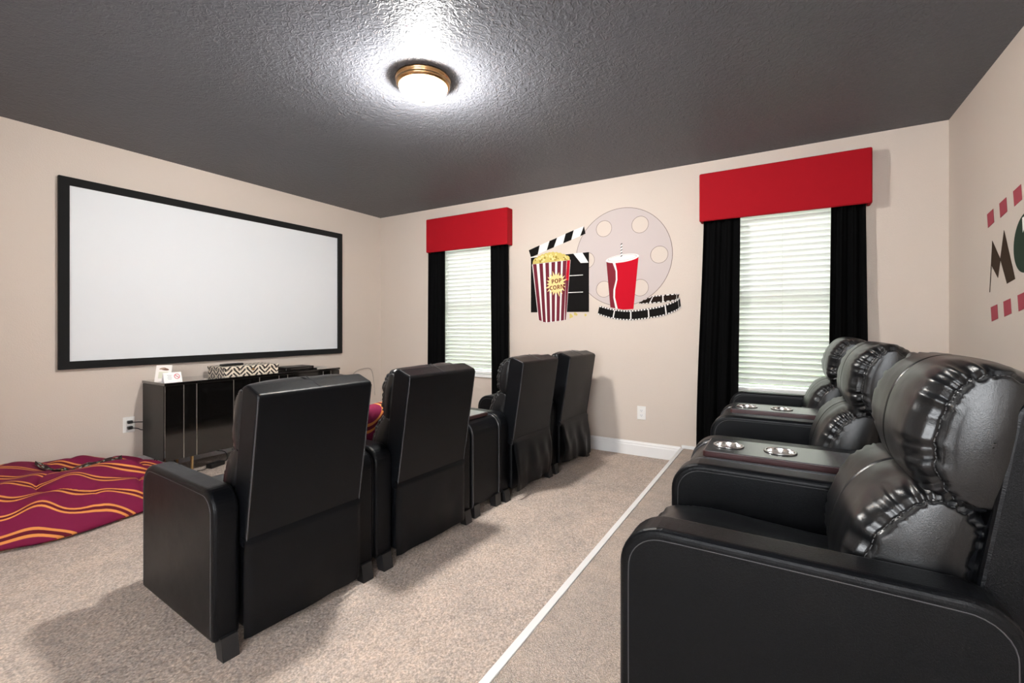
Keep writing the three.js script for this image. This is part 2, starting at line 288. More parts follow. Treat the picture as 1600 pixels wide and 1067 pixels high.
{ // clapperboard
  const t = thing('clapperboard_decal', 'black clapperboard decal with striped raised arm behind the popcorn', 'wall decal', [2.165, 1.295, .002]), o = (a) => a.map(([x, y]) => [x - 2.165, y - 1.295]);
  mesh('board', flat(o([[2.165, 1.295], [2.79, 1.291], [2.79, 1.856], [2.165, 1.85]]), 0), D.black, t);
  mesh('board_stripe', flat(o([[2.629, 1.857], [2.724, 1.857], [2.786, 1.757], [2.707, 1.759]]), .0012, .0006), D.white, t);
  for (const y of [1.644, 1.481]) mesh('slate_line', flat(o([[2.575, y - .004], [2.73, y - .004], [2.73, y + .003], [2.575, y + .003]]), .0012, .0006), D.white, t);
  const top = [[2.14, 1.93], [2.266, 1.969], [2.375, 2.002], [2.459, 2.026], [2.55, 2.056], [2.636, 2.081], [2.739, 2.109]], bot = [[2.165, 1.856], [2.245, 1.879], [2.344, 1.911], [2.423, 1.935], [2.523, 1.964], [2.609, 1.989], [2.701, 2.016]];
  for (let k = 0; k < 6; k++) mesh('arm_stripe', flat(o([bot[k], bot[k + 1], top[k + 1], top[k]]), 0), k % 2 ? D.white : D.black, t);
  mesh('arm_tip', flat(o([bot[6], [2.756, 2.035], top[6]]), 0), D.black, t);
  mesh('hinge_edge', flat(o([[2.165, 1.85], [2.42, 1.858], [2.165, 1.862]]), 0), D.white, t);
}
{ // popcorn box
  const t = thing('popcorn_decal', 'red and white striped popcorn box decal with yellow burst', 'wall decal', [2.4, 1.19, .0042]), o = (a) => a.map(([x, y]) => [x - 2.4, y - 1.19]);
  mesh('box_front', flat(o([[2.18, 1.783], [2.602, 1.797], [2.556, 1.213], [2.325, 1.188], [2.252, 1.217]]), 0), D.white, t);
  const tx = [2.19, 2.262, 2.33, 2.398, 2.462, 2.522], bx = [2.258, 2.303, 2.352, 2.402, 2.452, 2.5], ty = (x) => 1.783 + (x - 2.18) * .033, by = (x) => x < 2.325 ? 1.217 - (x - 2.252) * .4 : 1.188 + (x - 2.325) * .108;
  for (let k = 0; k < 6; k++) mesh('stripe', flat(o([[tx[k], ty(tx[k]) - .002], [tx[k] + .04, ty(tx[k] + .04) - .002], [bx[k] + .033, by(bx[k] + .033) + .002], [bx[k], by(bx[k]) + .002]]), .0012, .0006), D.maroon, t);
  mesh('stripe', flat(o([[2.566, 1.794], [2.599, 1.795], [2.584, 1.60], [2.553, 1.60]]), .0012, .0006), D.red, t);
  mesh('stripe', flat(o([[2.553, 1.60], [2.584, 1.60], [2.554, 1.216], [2.541, 1.213]]), .0012, .0006), D.maroon, t);
  reseed(31);
  const pile = []; for (let k = 0; k <= 20; k++) { const u = k / 20; pile.push([2.185 + .41 * u, 1.785 + .012 * u]); } for (let k = 36; k >= 0; k--) { const u = k / 36; pile.push([2.192 + .40 * u, 1.79 + .092 * Math.pow(Math.sin(Math.PI * (.06 + .88 * u)), .7) + .010 * Math.abs(Math.sin(u * 31))]); }
  mesh('popcorn_heap', flat(o(pile), .0006, .001), D.corn, t);
  const kern = []; for (let k = 0; k < 46; k++) { const u = .06 + .88 * rnd(), x = 2.195 + .395 * u, y = 1.795 + rnd() * .075 * Math.sin(Math.PI * (.1 + .8 * u)); kern.push(flat(o(circle(x, y, .006 + .007 * rnd(), 9)), .0016, .0003 + .0004 * rnd())); }
  const a = mesh('popped_kernels', kern.slice(0, 26), D.cream, t); a.userData.kind = 'stuff'; mesh('kernel_shades', kern.slice(26), D.cornDark, t).userData.kind = 'stuff';
  const burst = []; for (let k = 0; k < 40; k++) { const r = k % 2 ? .077 : .105 + .03 * ((k * 7) % 5) / 5, an = k / 40 * 2 * Math.PI; burst.push([2.448 + .98 * r * Math.cos(an), 1.572 + 1.06 * r * Math.sin(an)]); }
  mesh('burst', flat(o(burst), .0018, .0006), D.cream, t);
  const word = (s, x, y, h, rot) => { const g = new TextGeometry(s, { font, size: h, depth: .0008, curveSegments: 4 }); g.computeBoundingBox(); g.translate(-g.boundingBox.max.x / 2, -h / 2, 0); g.rotateZ(rot); return g.translate(x - 2.4, y - 1.19, .0024); };
  mesh('lettering', word('POP', 2.452, 1.600, .042, .10), D.lettering, t); mesh('lettering', word('CORN', 2.455, 1.538, .042, .10), D.lettering, t);
  for (const [x, y, r] of [[2.603, 1.262, .014], [2.617, 1.25, .012], [2.65, 1.274, .014], [2.664, 1.266, .011], [2.756, 1.261, .012], [2.6, 1.241, .01]]) mesh('loose_kernel', flat(o([...circle(x, y, r, 7)].map(([p, q], k) => [p + .003 * Math.sin(k * 2.3), q + .003 * Math.cos(k * 3.1)])), 0, .001), D.corn, t);
}
{ // soda cup
  const t = thing('soda_cup_decal', 'bright red soda cup decal with straw in front of the film reel', 'wall decal', [3.11, 1.31, .0026]), o = (a) => a.map(([x, y]) => [x - 3.11, y - 1.31]);
  mesh('cup', flat(o([[2.962, 1.752], [3.26, 1.778], [3.214, 1.309], [3.12, 1.305], [3.0, 1.328]]), 0), D.red, t);
  mesh('cup_side', flat(o([[2.962, 1.752], [3.03, 1.74], [3.05, 1.66], [3.052, 1.58], [3.03, 1.49], [3.028, 1.42], [3.05, 1.318], [3.0, 1.328]]), .0012, .0005), D.cup, t);
  mesh('wave_stripe', flat(o([[3.02, 1.742], [3.046, 1.742], [3.064, 1.66], [3.067, 1.58], [3.046, 1.49], [3.044, 1.42], [3.07, 1.314], [3.048, 1.318], [3.028, 1.42], [3.03, 1.49], [3.052, 1.58], [3.05, 1.66]]), .0017, .0005), D.white, t);
  const lid = Array.from({ length: 40 }, (_, k) => { const a = k / 40 * 2 * Math.PI; return [3.111 + .154 * Math.cos(a), 1.772 + .036 * Math.sin(a) + .011 * Math.cos(a)]; });
  mesh('lid', flat(o(lid), .0022, .0006), D.white, t);
  mesh('lid_line', flat(o(lid.map(([x, y]) => [3.111 + (x - 3.111) * .86, 1.776 + (y - 1.772) * .7])), .0028, .0003, [o(lid.map(([x, y]) => [3.111 + (x - 3.111) * .84, 1.776 + (y - 1.772) * .66])).reverse()]), D.line, t);
  mesh('straw', flat(o([[3.096, 1.775], [3.111, 1.775], [3.113, 1.905], [3.099, 1.905]]), .003, .0006), D.white, t);
  for (let k = 0; k < 5; k++) { const y = 1.785 + k * .027; mesh('straw_stripe', flat(o([[3.096, y], [3.113, y + .009], [3.113, y + .018], [3.097, y + .009]]), .0036, .0003), D.brownBlack, t); }
}
{ // film strip
  const t = thing('film_strip_decal', 'curled black film strip decal under the red soda cup', 'wall decal', [3.18, 1.21, .0038]), o = ([x, y]) => [x - 3.18, y - 1.21];
  const top = new THREE.CatmullRomCurve3([[2.896, 1.347], [3.037, 1.311], [3.18, 1.297], [3.329, 1.311], [3.472, 1.336], [3.59, 1.383], [3.612, 1.404]].map(([x, y]) => new THREE.Vector3(x, y, 0))), bot = new THREE.CatmullRomCurve3([[2.877, 1.266], [3.019, 1.223], [3.18, 1.207], [3.334, 1.22], [3.483, 1.247], [3.6, 1.295], [3.622, 1.316]].map(([x, y]) => new THREE.Vector3(x, y, 0)));
  const band = (A, B, u0, u1, v0, v1, z, n = 10) => { const a = [], b = []; for (let k = 0; k <= n; k++) { const u = lerp(u0, u1, k / n), p = A.getPoint(u), q = B.getPoint(u); a.push(o([lerp(q.x, p.x, v0), lerp(q.y, p.y, v0)])); b.push(o([lerp(q.x, p.x, v1), lerp(q.y, p.y, v1)])); } return flat([...a, ...b.reverse()], z, .0008); };
  const top2 = new THREE.CatmullRomCurve3([[3.272, 1.372], [3.384, 1.42], [3.459, 1.426], [3.571, 1.433], [3.608, 1.431]].map(([x, y]) => new THREE.Vector3(x, y, 0))), bot2 = new THREE.CatmullRomCurve3([[3.262, 1.355], [3.348, 1.354], [3.459, 1.360], [3.571, 1.376], [3.60, 1.39]].map(([x, y]) => new THREE.Vector3(x, y, 0)));
  mesh('back_loop', band(top2, bot2, 0, 1, 0, 1, 0), D.brownBlack, t); mesh('front_band', band(top, bot, 0, 1, 0, 1, .001, 40), D.black, t);
  const edge = (A, B, v0, v1, n, z) => Array.from({ length: n }, (_, k) => band(A, B, (k + .1) / n, (k + .7) / n, v0, v1, z, 2));
  mesh('sprocket_holes', [...edge(top, bot, .86, .99, 34, .0018), ...edge(top, bot, .01, .12, 34, .0018)], D.white, t).userData.kind = 'stuff';
  mesh('back_sprocket_holes', [...edge(top2, bot2, .86, .99, 12, .0008), ...edge(top2, bot2, .02, .13, 12, .0008)], D.white, t).userData.kind = 'stuff';
  for (const u of [.173, .345, .52, .69, .875]) mesh('frame_line', band(top, bot, u - .006, u + .006, .1, .9, .0018, 2), D.white, t);
  for (const u of [.27, .53, .86]) mesh('frame_line', band(top2, bot2, u - .012, u + .012, .1, .9, .0008, 2), D.white, t);
}
{ // lettering on the right wall: decal faces -x; shape x = world z, y = world y
  const side = (pts, d = .0012) => { const g = new THREE.ExtrudeGeometry(shapeOf(pts), { depth: d, bevelEnabled: false, curveSegments: 32 }); return g.applyMatrix4(new THREE.Matrix4().makeBasis(new THREE.Vector3(0, 0, 1), new THREE.Vector3(0, 1, 0), new THREE.Vector3(-1, 0, 0))); };
  const T = thing('wall_lettering', 'brown and green movie title lettering on the wall behind the back row', 'lettering', [RIGHT - .001, 1.19, .66]), o = (a) => a.map(([z, y]) => [z - .66, y - 1.19]);
  mesh('letter_m', side(o([[.738, 1.600], [.84, 1.492], [.886, 1.628], [1.012, 1.376], [.921, 1.361], [.842, 1.488], [.81, 1.400], [.727, 1.473], [.706, 1.333], [.700, 1.333], [.720, 1.473]])), D.brown, T);
  const O = (k, n = 48) => Array.from({ length: n }, (_, i) => { const a = i / n * 2 * Math.PI; return [1.125 + k * (.127 * Math.cos(a) + .012 * Math.sin(a)), 1.532 + k * .136 * Math.sin(a)]; });
  mesh('letter_o', side(o(O(1))), D.green, T);
  mesh('letter_o_gleam', side(o([[1.09, 1.648], [1.125, 1.652], [1.118, 1.60], [1.096, 1.58]]), .0018), D.white, T);
  const sq = (z, y, s) => [[z, y], [z + .083, y + .012], [z + .094, y + .012 - .072], [z + .013, y - .075]];
  for (let k = 0; k < 4; k++) { mesh('border_square', side(o(sq(.667 + .162 * k, 1.753 + .0205 * k))), D.rose, T); mesh('border_square', side(o(sq(.718 + .16 * k, 1.253 + .022 * k))), D.rose, T); }
}

// ---------------------------------------------------------------- recliners
const ARM_H = .58, ARM_F = -.70, ARM_R = -.018;
const armProfile = (h = ARM_H, f = ARM_F, r = ARM_R, rf = .10, rr = .085) => roundedPoly([[f, .055], [r, .055], [r, h], [f, h]], [.02, .02, rr, rf], 10);
function insetLine(pts, d, z, from, to) {                     // points along a profile, moved inwards
  const n = pts.length, c = []; for (let i = from; i <= to; i++) { const a = pts[(i + n - 1) % n], b = pts[(i + 1) % n], p = pts[i % n]; let nx = -(b[1] - a[1]), ny = b[0] - a[0]; const l = Math.hypot(nx, ny) || 1; c.push([p[0] + nx / l * d, p[1] + ny / l * d, z]); } return c;
}
function armrest(parent, zc, w, name = 'armrest', opt = {}) {
  const pts = armProfile(opt.h, opt.f, opt.r, opt.rf, opt.rr), b = .016, g = mesh(name, slab(pts, w, b, 5).translate(0, 0, zc), M.leather, parent);
  const n = pts.length, first = Math.round(n * .5) - 1;       // the two upper corners
  const lines = [];
  for (const s of opt.sides ?? [-1, 1]) for (const d of [.017, .0235]) { const line = insetLine(pts, d, zc + s * (w / 2 - (d < .02 ? .0012 : -.0002)), 11, n - 1); line.unshift([line[0][0], .08, line[0][2]]); line.push([line[line.length - 1][0], .08, line[0][2]]); lines.push(tube(line, .0011, 120, 4)); }
  mesh('stitching', lines, opt.piped ? M.piping : M.thread, g);
  return g;
}
// puffed leather pillow: section in (x, y), length along z, flat side panels, gathered along the stitched front-to-side seam
function pillow({ cx, cy, hx, hy, tilt, w, sd, front = 2.6, gather = .006, rc = .05, belly = 0, thread = true }) {
  const nu = 132, nv = 150, ct = Math.cos(tilt), st = Math.sin(tilt), se = [], h = w / 2, SEAM = .82;
  const at = (th, v) => {
    const s = Math.abs(v), sg = Math.sign(v) || 1; let z, ins = 0, k = 1; const rx = rc * 1.15, ry = rc * .5;
    if (s < .7) z = s / .7 * (h - rc); else if (s < .88) { const f = (s - .7) / .18 * Math.PI / 2; z = h - rc + rc * Math.sin(f); ins = 1 - Math.cos(f); } else { const q = Math.min(1, (s - .88) / .12); ins = 1; k = 1 - q; z = h + .010 * q * (2 - q); }
    const c = Math.cos(th), n = Math.sin(th), sx = Math.sign(c) * Math.pow(Math.abs(c), 2 / front), sy = Math.sign(n) * Math.pow(Math.abs(n), 2 / front);
    const arc = th * (hx + hy) / 2, n1 = 1 - Math.abs(1.3 * vnoise(arc * 48 + sd * 3, s * 1.6 + sd + sg * 7) + .7 * vnoise(arc * 97 + sd, s * 2.5 + sg * 3) - 1), n2 = vnoise(arc * 20 + sd * 2, z * sg * 10 + 9), n3 = vnoise(arc * 9 + sd * 3, z * sg * 16 + 5);
    const ds = (s - SEAM) / (s < SEAM ? .2 : .04), near = Math.exp(-ds * ds);
    const crease = -gather * Math.pow(n1, 2.2) * near, lump = .008 * (n2 - .5) * smooth(s, .1, .7) + .004 * (n3 - .5);
    const groove = -.006 * Math.exp(-Math.pow((s - SEAM) / .012, 2)) - .005 * Math.exp(-Math.pow(z / .0045, 2));
    const puff = 1 + .03 * (1 - s * s), d = (crease + lump + groove) * (k < 1 ? k : 1), q = (a, r) => ((a - ins * r) * puff + (k < 1 ? 0 : d)) * k;
    const x = q(hx, rx) * sx - belly * (1 - Math.min(1, Math.abs(sy)) ** 2) * (sx < 0 ? 1 : 0) * k, y = q(hy, ry) * sy;
    const dz = s > .7 && s < .88 ? (groove + crease) * Math.sin((s - .7) / .18 * Math.PI) * 1.1 : 0;
    return [cx + x * ct - y * st, cy + x * st + y * ct, (z + dz) * sg, ...(s > .85 ? [x, y] : [arc, z * sg])];
  };
  const g = grid(nu, nv, (u, v) => at(u * 2 * Math.PI, (v - .5) * 2), true);
  if (thread) for (const s of [-1, 1]) for (let k = 0; k < 96; k++) {   // short threads lying in the groove
    const a0 = (k + .15) / 96 * 2 * Math.PI, a1 = (k + .8) / 96 * 2 * Math.PI; if (Math.cos((a0 + a1) / 2) > .45) continue;
    const out = (q) => { const dx = q[0] - cx, dy = q[1] - cy, l = Math.hypot(dx, dy); return new THREE.Vector3(q[0] + dx / l * .0016, q[1] + dy / l * .0016, q[2] + s * .0022); };
    se.push(new THREE.TubeGeometry(new THREE.LineCurve3(out(at(a0, s * (SEAM + .006))), out(at(a1, s * (SEAM + .006)))), 1, .001, 4));
  }
  return [g, se];
}
function foot(parent, x, z, back = .02) {
  const g = new THREE.BoxGeometry(.055, .075, .055, 1, 1, 1), p = g.attributes.position;
  for (let i = 0; i < p.count; i++) if (p.getY(i) < 0) p.setX(i, p.getX(i) * .8 + back);
  g.computeVertexNormals(); mesh('foot', g.translate(x, .0375, z), M.foot, parent);
}
function recliner(label, pos, turn, w, o = {}) {
  const t = thing('recliner', label, 'recliner', pos, turn, o.group), h = w / 2, sd = o.sd ?? 1;
  mesh('base', rbox(-.66, -.06, .06, .30, -h + .006, h - .006, .02), M.leather, t);
  { // seat cushion, crowned
    const [g] = pillow({ cx: -.40, cy: .355, hx: .315, hy: .088, tilt: -.05, w: w - .024, sd: sd + 20, front: 4.2, gather: .002, rc: .03, thread: false }); mesh('seat', g, M.cushion, t);
  }
  mesh('footrest', rbox(-.735, -.66, .085, .415, -h + .008, h - .008, .032, 4), M.leather, t);
  // back shell
  const bw = o.backW ?? w, prof = roundedPoly([[.006, .345], [.102 - .012 * (o.head ? 1 : 0), .914 - (o.head ? .045 : 0)], [-.010, .954 - (o.head ? .03 : 0)], [-.09, .40]], [.02, .018, .03, .03], 6);
  const sh = mesh('backrest', slab(prof, bw, .010, 3), M.leather, t);
  if (!o.head) mesh('top_seam', tube([[.092, .918, 0], [.04, .9365, 0], [-.010, .9545, 0]], .0016, 8, 5), M.piping, sh);
  for (const s of [-1, 1]) mesh('edge_seam', tube([[.0085, .36, s * (bw / 2 - .004)], [.05, .61, s * (bw / 2 - .004)], [.0965 - .012 * (o.head ? 1 : 0), .902 - (o.head ? .045 : 0), s * (bw / 2 - .004)]], .0032, 12, 6), M.piping, sh);
  // rear skirt: loose leather flap under the shell
  const fa = o.fold ?? .004, skirt = (s) => (u, v) => {
    const z = lerp(-bw / 2 - .004, bw / 2 + .004, u), y = lerp(.402, .045 + (o.lift ?? 0) * vnoise(u * 4, sd), v), e = Math.min(u, 1 - u), wave = Math.sin(u * 9 + sd * 2 + v * 1.6) * .6 + Math.sin(u * 21 + sd + v * 3) * .3 + (vnoise(u * 7 + sd, v * 3) - .5) * 1.4;
    const curl = .010 * Math.exp(-Math.pow(e / .03, 2)) * smooth(v, 0, .2);
    return [.012 + .012 * smooth(v, 0, .08) + fa * wave * smooth(v, .05, .7) + (o.loose ?? 0) * Math.sin(v * Math.PI * .8) - curl - (v < .02 ? .006 : 0) + s, y, z, z, y];
  };
  const f1 = grid(80, 48, skirt(0)), f2 = grid(80, 48, skirt(-.004)); { const ix = f1.index.array; for (let i = 0; i < ix.length; i += 3) [ix[i], ix[i + 1]] = [ix[i + 1], ix[i]]; f1.computeVertexNormals(); }
  mesh('rear_skirt', [f1, f2], M.leather, t);
  mesh('inner_back', rbox(-.12, .0, .06, .42, -h + .01, h - .01, .015), M.leather, t);
  const up = o.head ?? 0, hp = pillow({ cx: -.050 + up * .3, cy: .808 + up, hx: .086 + up * .9, hy: .134 + up * .5, tilt: -.17, w: w - .012, sd, front: 2.5, gather: .0085, rc: .055, belly: .012 }), hr = mesh('headrest', hp[0], M.cushion, t); mesh('stitching', hp[1], M.thread, hr);
  const lp = pillow({ cx: up ? -.140 : -.112, cy: .555, hx: up ? .10 : .088, hy: .172, tilt: -.30, w: w - .016, sd: sd + 7, front: 2.5, gather: .009, rc: .05, belly: .02 }), lu = mesh('lumbar_cushion', lp[0], M.cushion, t); mesh('stitching', lp[1], M.thread, lu);
  for (const [side, aw] of o.arms ?? []) { const zc = side * (h + aw / 2 + .001); armrest(t, zc, aw, 'armrest', o.armOpt); foot(t, -.03, zc); }
  for (const s of [-1, 1]) foot(t, -.45, s * h * .6, 0);
  for (const z of o.feet ?? []) foot(t, -.03, z);
  return t;
}
function consoleUnit(label, pos, turn, w, o = {}) {
  const t = thing('cup_holder_console', label, 'console', pos, turn, o.group), cw = w, top = .572, F = o.f ?? ARM_F;
  const body = mesh('body', slab(roundedPoly([[F + .008, .055], [ARM_R - .004, .055], [ARM_R - .004, top], [F + .008, top]], [.02, .02, .085, .10], 10), cw, .008, 3), M.leather, t);
  for (const s of [-1, 1]) { const p = armProfile(top, F + .006, ARM_R - .002), l = insetLine(p, 0, s * (cw / 2 - .007), 11, p.length - 1); l.unshift([l[0][0], .07, l[0][2]]); l.push([l[l.length - 1][0], .07, l[0][2]]); mesh('welt', tube(l, .0062, 120, 6), M.piping, body); foot(t, -.035, s * (cw / 2 - .034), .01); foot(t, F + .07, s * (cw / 2 - .034), 0); }
  const tw = cw * .76, x0 = -.618, x1 = -.085, cups = [-.543, -.378], pts = roundedPoly([[x0, -tw / 2], [x1, -tw / 2], [x1, tw / 2], [x0, tw / 2]], .012, 4);
  const plate = (d, y, grow = 0) => new THREE.ExtrudeGeometry(shapeOf(pts.map(([x, z]) => [x + Math.sign(x - (x0 + x1) / 2) * grow, z + Math.sign(z) * grow]), cups.map((c) => circHole(c, 0, .0435))), { depth: d, bevelEnabled: true, bevelSize: .002, bevelOffset: -.002, bevelThickness: .0015, bevelSegments: 2, curveSegments: 32 }).rotateX(-Math.PI / 2).translate(0, y, 0);
  const tray = mesh('tray', plate(.017, top + .002), M.mahogany, t); tray.userData.label = 'dark red wooden tray';
  mesh('tray_top', plate(.0015, top + .0202, -.004), M.trayTop, tray);
  const v = (a) => a.map(([x, y]) => new THREE.Vector2(x, y));
  for (const c of cups) { const k = mesh('cup_holder', new THREE.LatheGeometry(v([[.0005, -.055], [.034, -.055], [.038, -.051], [.0405, 0], [.042, .0255], [.046, .0285], [.0505, .0275], [.052, .0245], [.0435, .0235], [.0428, -.0], [.0405, -.056], [.0005, -.058]]), 48), M.steel, t); k.position.set(c, top, 0); k.userData.label = 'shiny steel cup holder'; }
  return t;
}
// front row, slightly turned
const TURN = -.05, FX = 2.722, FZ = 3.263, FF = -.668;
const front = (s, y = 0) => [FX + s * Math.sin(-TURN), y, FZ - s * Math.cos(TURN)];
const G1 = 'front row recliners', G2 = 'back row recliners', G3 = 'cup holder consoles', both = (a, b = a) => [[1, a], [-1, b]];
recliner('front row black leather recliner at the end beside the striped bean bag', front(.3325), TURN, .485, { sd: 1, arms: both(.088, .1), armOpt: { f: FF }, group: G1 });
recliner('front row black leather recliner holding the maroon striped cushion', front(1.043), TURN, .50, { sd: 4, arms: both(.1), armOpt: { f: FF }, group: G1 });
consoleUnit('black leather console with cup holder tray between the front row recliners', front(1.55), TURN, .284, { f: FF, group: G3 });
recliner('front row black leather recliner next to the cup holder console and the far end seat', front(2.04), TURN, .485, { sd: 8, fold: .014, loose: .035, lift: .03, arms: both(.094), armOpt: { f: FF }, group: G1 });
recliner('front row black leather recliner at the far end near the wall outlet', front(2.722), TURN, .485, { sd: 12, fold: .02, loose: .03, lift: .05, arms: both(.094), armOpt: { f: FF }, group: G1 });
// back row on the platform
const BX = 4.745;
recliner('back row black leather recliner with bright gathered headrest at the end away from windows', [BX, PLAT, 2.689], 0, .47, { sd: 17, head: .018, arms: both(.098, .094), group: G2 });
consoleUnit('back row console with steel cup holders beside the end recliner away from windows', [BX, PLAT, 2.212], 0, .286, { group: G3 });
recliner('middle black leather recliner of the back row between two cup holder consoles', [BX, PLAT, 1.731], 0, .475, { sd: 23, head: .018, arms: both(.094), group: G2 });
consoleUnit('back row console with steel cup holders closer to the curtained window', [BX, PLAT, 1.25], 0, .286, { group: G3 });
recliner('back row black leather recliner at the end beside the curtained window', [BX, PLAT, .767], 0, .475, { sd: 29, head: .018, arms: both(.094), group: G2 });

// ---------------------------------------------------------------- striped maroon fabric
const stripeTex = (() => {
  const n = 512, c = document.createElement('canvas'); c.width = c.height = n; const g = c.getContext('2d');
  g.fillStyle = '#74103a'; g.fillRect(0, 0, n, n);
  g.fillStyle = '#5c0a22'; g.fillRect(0, 148, n, 64);
  g.fillStyle = '#d98a48'; g.fillRect(0, 104, n, 46); g.fillRect(0, 210, n, 46);
  const t = new THREE.CanvasTexture(c); t.colorSpace = THREE.SRGBColorSpace; t.wrapS = t.wrapT = THREE.RepeatWrapping; return t;
})();
const fabric = phys({ map: stripeTex, roughness: .75, specularIntensity: .5, bumpMap: rep(texWeave, .05), bumpScale: .0003 });
{
  const t = thing('bean_bag', 'slumped maroon bean bag with orange double stripes on the carpet', 'bean bag', [.52, 0, 3.10]);
  const ax = .52, az = .64;
  const surf = (x, z) => {                                    // height of the slumped top
    const r = Math.pow(Math.pow(Math.abs(x) / ax, 2.4) + Math.pow(Math.abs(z) / az, 2.4), 1 / 2.4), a = Math.atan2(z / az, x / ax);
    const hgt = Math.pow(Math.max(0, 1 - Math.pow(r, 3.6)), .6), fold = Math.sin((x - z * .55) * 24 + 3 * vnoise(x * 5 + 9, z * 5)) * .5 + Math.sin(a * 13 + r * 4) * .6 * smooth(r, .45, .95), cre = vnoise(x * 7 + 4, z * 7 + 7) - .5;
    return [.02 + hgt * (.262 - .045 * x / ax + .03 * z / az + .017 * fold + .06 * cre - .030 * Math.pow(1 - Math.abs(2 * vnoise(x * 4.5 + 1 + z * 2, z * 6 + 3 - x * 2) - 1), 5)) - .045 * Math.exp(-(Math.pow((x + .08) / .17, 2) + Math.pow((z + .1) / .11, 2))), fold];
  };
  const f = (u, v) => {
    const a = u * 2 * Math.PI, c = Math.cos(a), s = Math.sin(a), e = 2 / 2.4, wob = 1 + .03 * Math.sin(a * 5 + 1) + .018 * Math.sin(a * 11), r = v < .86 ? 1 - Math.pow(1 - v / .86, 1.4) : 1 - (v - .86) / .14 * .08;
    const bx = ax * Math.sign(c) * Math.pow(Math.abs(c), e), bz = az * Math.sign(s) * Math.pow(Math.abs(s), e), [h, fold] = surf(bx * Math.min(r, .999), bz * Math.min(r, .999)), y = v < .86 ? h : .02 * (1 - (v - .86) / .14) + .0005, x = bx * r * wob, z = bz * r * wob;
    const k = (x * .84 + z * .36) - .55 * y + .020 * fold + .05 * vnoise(x * 3, z * 3);
    return [x, Math.max(y, .0005), z, (z - x * .3) / .3, k / .135];
  };
  const g = grid(220, 120, f, true); { const ix = g.index.array; for (let i = 0; i < ix.length; i += 3) [ix[i], ix[i + 1]] = [ix[i + 1], ix[i]]; g.computeVertexNormals(); }
  mesh('cover', g, fabric, t);
  // crumpled patterned scarf lying in the dip of the bean bag
  const cv = document.createElement('canvas'); cv.width = cv.height = 128; const q = cv.getContext('2d'); reseed(9);
  q.fillStyle = '#2a1410'; q.fillRect(0, 0, 128, 128);
  for (let k = 0; k < 90; k++) { q.fillStyle = ['#6c4424', '#5c6b58', '#8a3024', '#181010', '#788079', '#a0843e'][k % 6]; q.fillRect(rnd() * 128, rnd() * 128, 6 + rnd() * 16, 3 + rnd() * 8); }
  const tx = new THREE.CanvasTexture(cv); tx.colorSpace = THREE.SRGBColorSpace; tx.wrapS = tx.wrapT = THREE.RepeatWrapping;
  const sg = grid(70, 16, (u, v) => { const b = (v - .5) * 2, l = lerp(-.21, .21, u), w = .05 * Math.sin(Math.PI * clamp(u, .03, .97)) * (.7 + .6 * vnoise(u * 6, 2)) + .008, m = b * w + .03 * Math.sin(u * 6), x = -.07 + l * .45 + m * .8, z = -.12 - l * .88 + m * .45; return [x, surf(x, z)[0] + .012 + .022 * (1 - b * b) * (.4 + vnoise(u * 14, v * 5)), z, u * 2.4, v * .6]; });
  const o = tag(mesh('scarf', sg, std({ map: tx, roughness: .9, side: THREE.DoubleSide })), 'small dark patterned scarf crumpled on top of the bean bag', 'scarf'); o.position.set(.52, 0, 3.10);
}
{ // cushion on the second front-row seat
  const t = thing('throw_cushion', 'maroon cushion with orange stripes leaning on a front row recliner seat', 'cushion', [2.42, .592, 2.285], TURN + .3);
  const g = grid(64, 40, (u, v) => { const a = u * 2 * Math.PI, b = (v - .5) * Math.PI * .999, c = Math.cos(b), sgp = (q, e) => Math.sign(q) * Math.pow(Math.abs(q), e), x = .062 * sgp(Math.cos(a) * c, .8), y = .132 * sgp(Math.sin(b), .45), z = .13 * sgp(Math.sin(a) * Math.pow(c, .45), .55); return [x, y, z, z / .16, (y * .7 + z * .55) / .13]; }, true);
  { const ix = g.index.array; for (let i = 0; i < ix.length; i += 3) [ix[i], ix[i + 1]] = [ix[i + 1], ix[i]]; g.computeVertexNormals(); }
  const c = mesh('cover', g, fabric, t); c.rotation.z = -.2;
}

// ---------------------------------------------------------------- sideboard and what stands on it
const CZ0 = .93, CZ1 = 2.49, CX = .405, CT = .725;
{
  const t = thing('sideboard', 'low black lacquered sideboard with thin silver lines under the screen', 'sideboard', [0, 0, (CZ0 + CZ1) / 2]), o = (z) => z - (CZ0 + CZ1) / 2;
  mesh('body', rbox(.025, CX - .022, .135, CT - .022, o(CZ0), o(CZ1), .003), M.satin, t);
  mesh('top_board', rbox(.02, CX, CT - .02, CT, o(CZ0) - .003, o(CZ1) + .003, .003), M.lacquer, t);
  const cuts = [CZ1 - .002, 2.365, 2.275, 1.995, 1.775, 1.595, 1.51, 1.13, 1.04, CZ0 + .002];
  for (let k = 0; k + 1 < cuts.length; k++) mesh('door', rbox(CX - .02, CX - .002, .137, CT - .024, o(cuts[k + 1]) + .0015, o(cuts[k]) - .0015, .0015, 2), M.lacquer, t);
  for (let k = 1; k + 1 < cuts.length; k++) mesh('inlay_strip', box(CX - .012, CX + .0006, .137, CT - .024, o(cuts[k]) - .0022, o(cuts[k]) + .0022), M.silver, t);
  for (const z of [2.28, 1.71, 1.14]) for (const x of [.09, .34]) mesh('leg', new THREE.CylinderGeometry(.012, .009, .137, 16).translate(x, .0685, o(z)), M.brass, t);
}
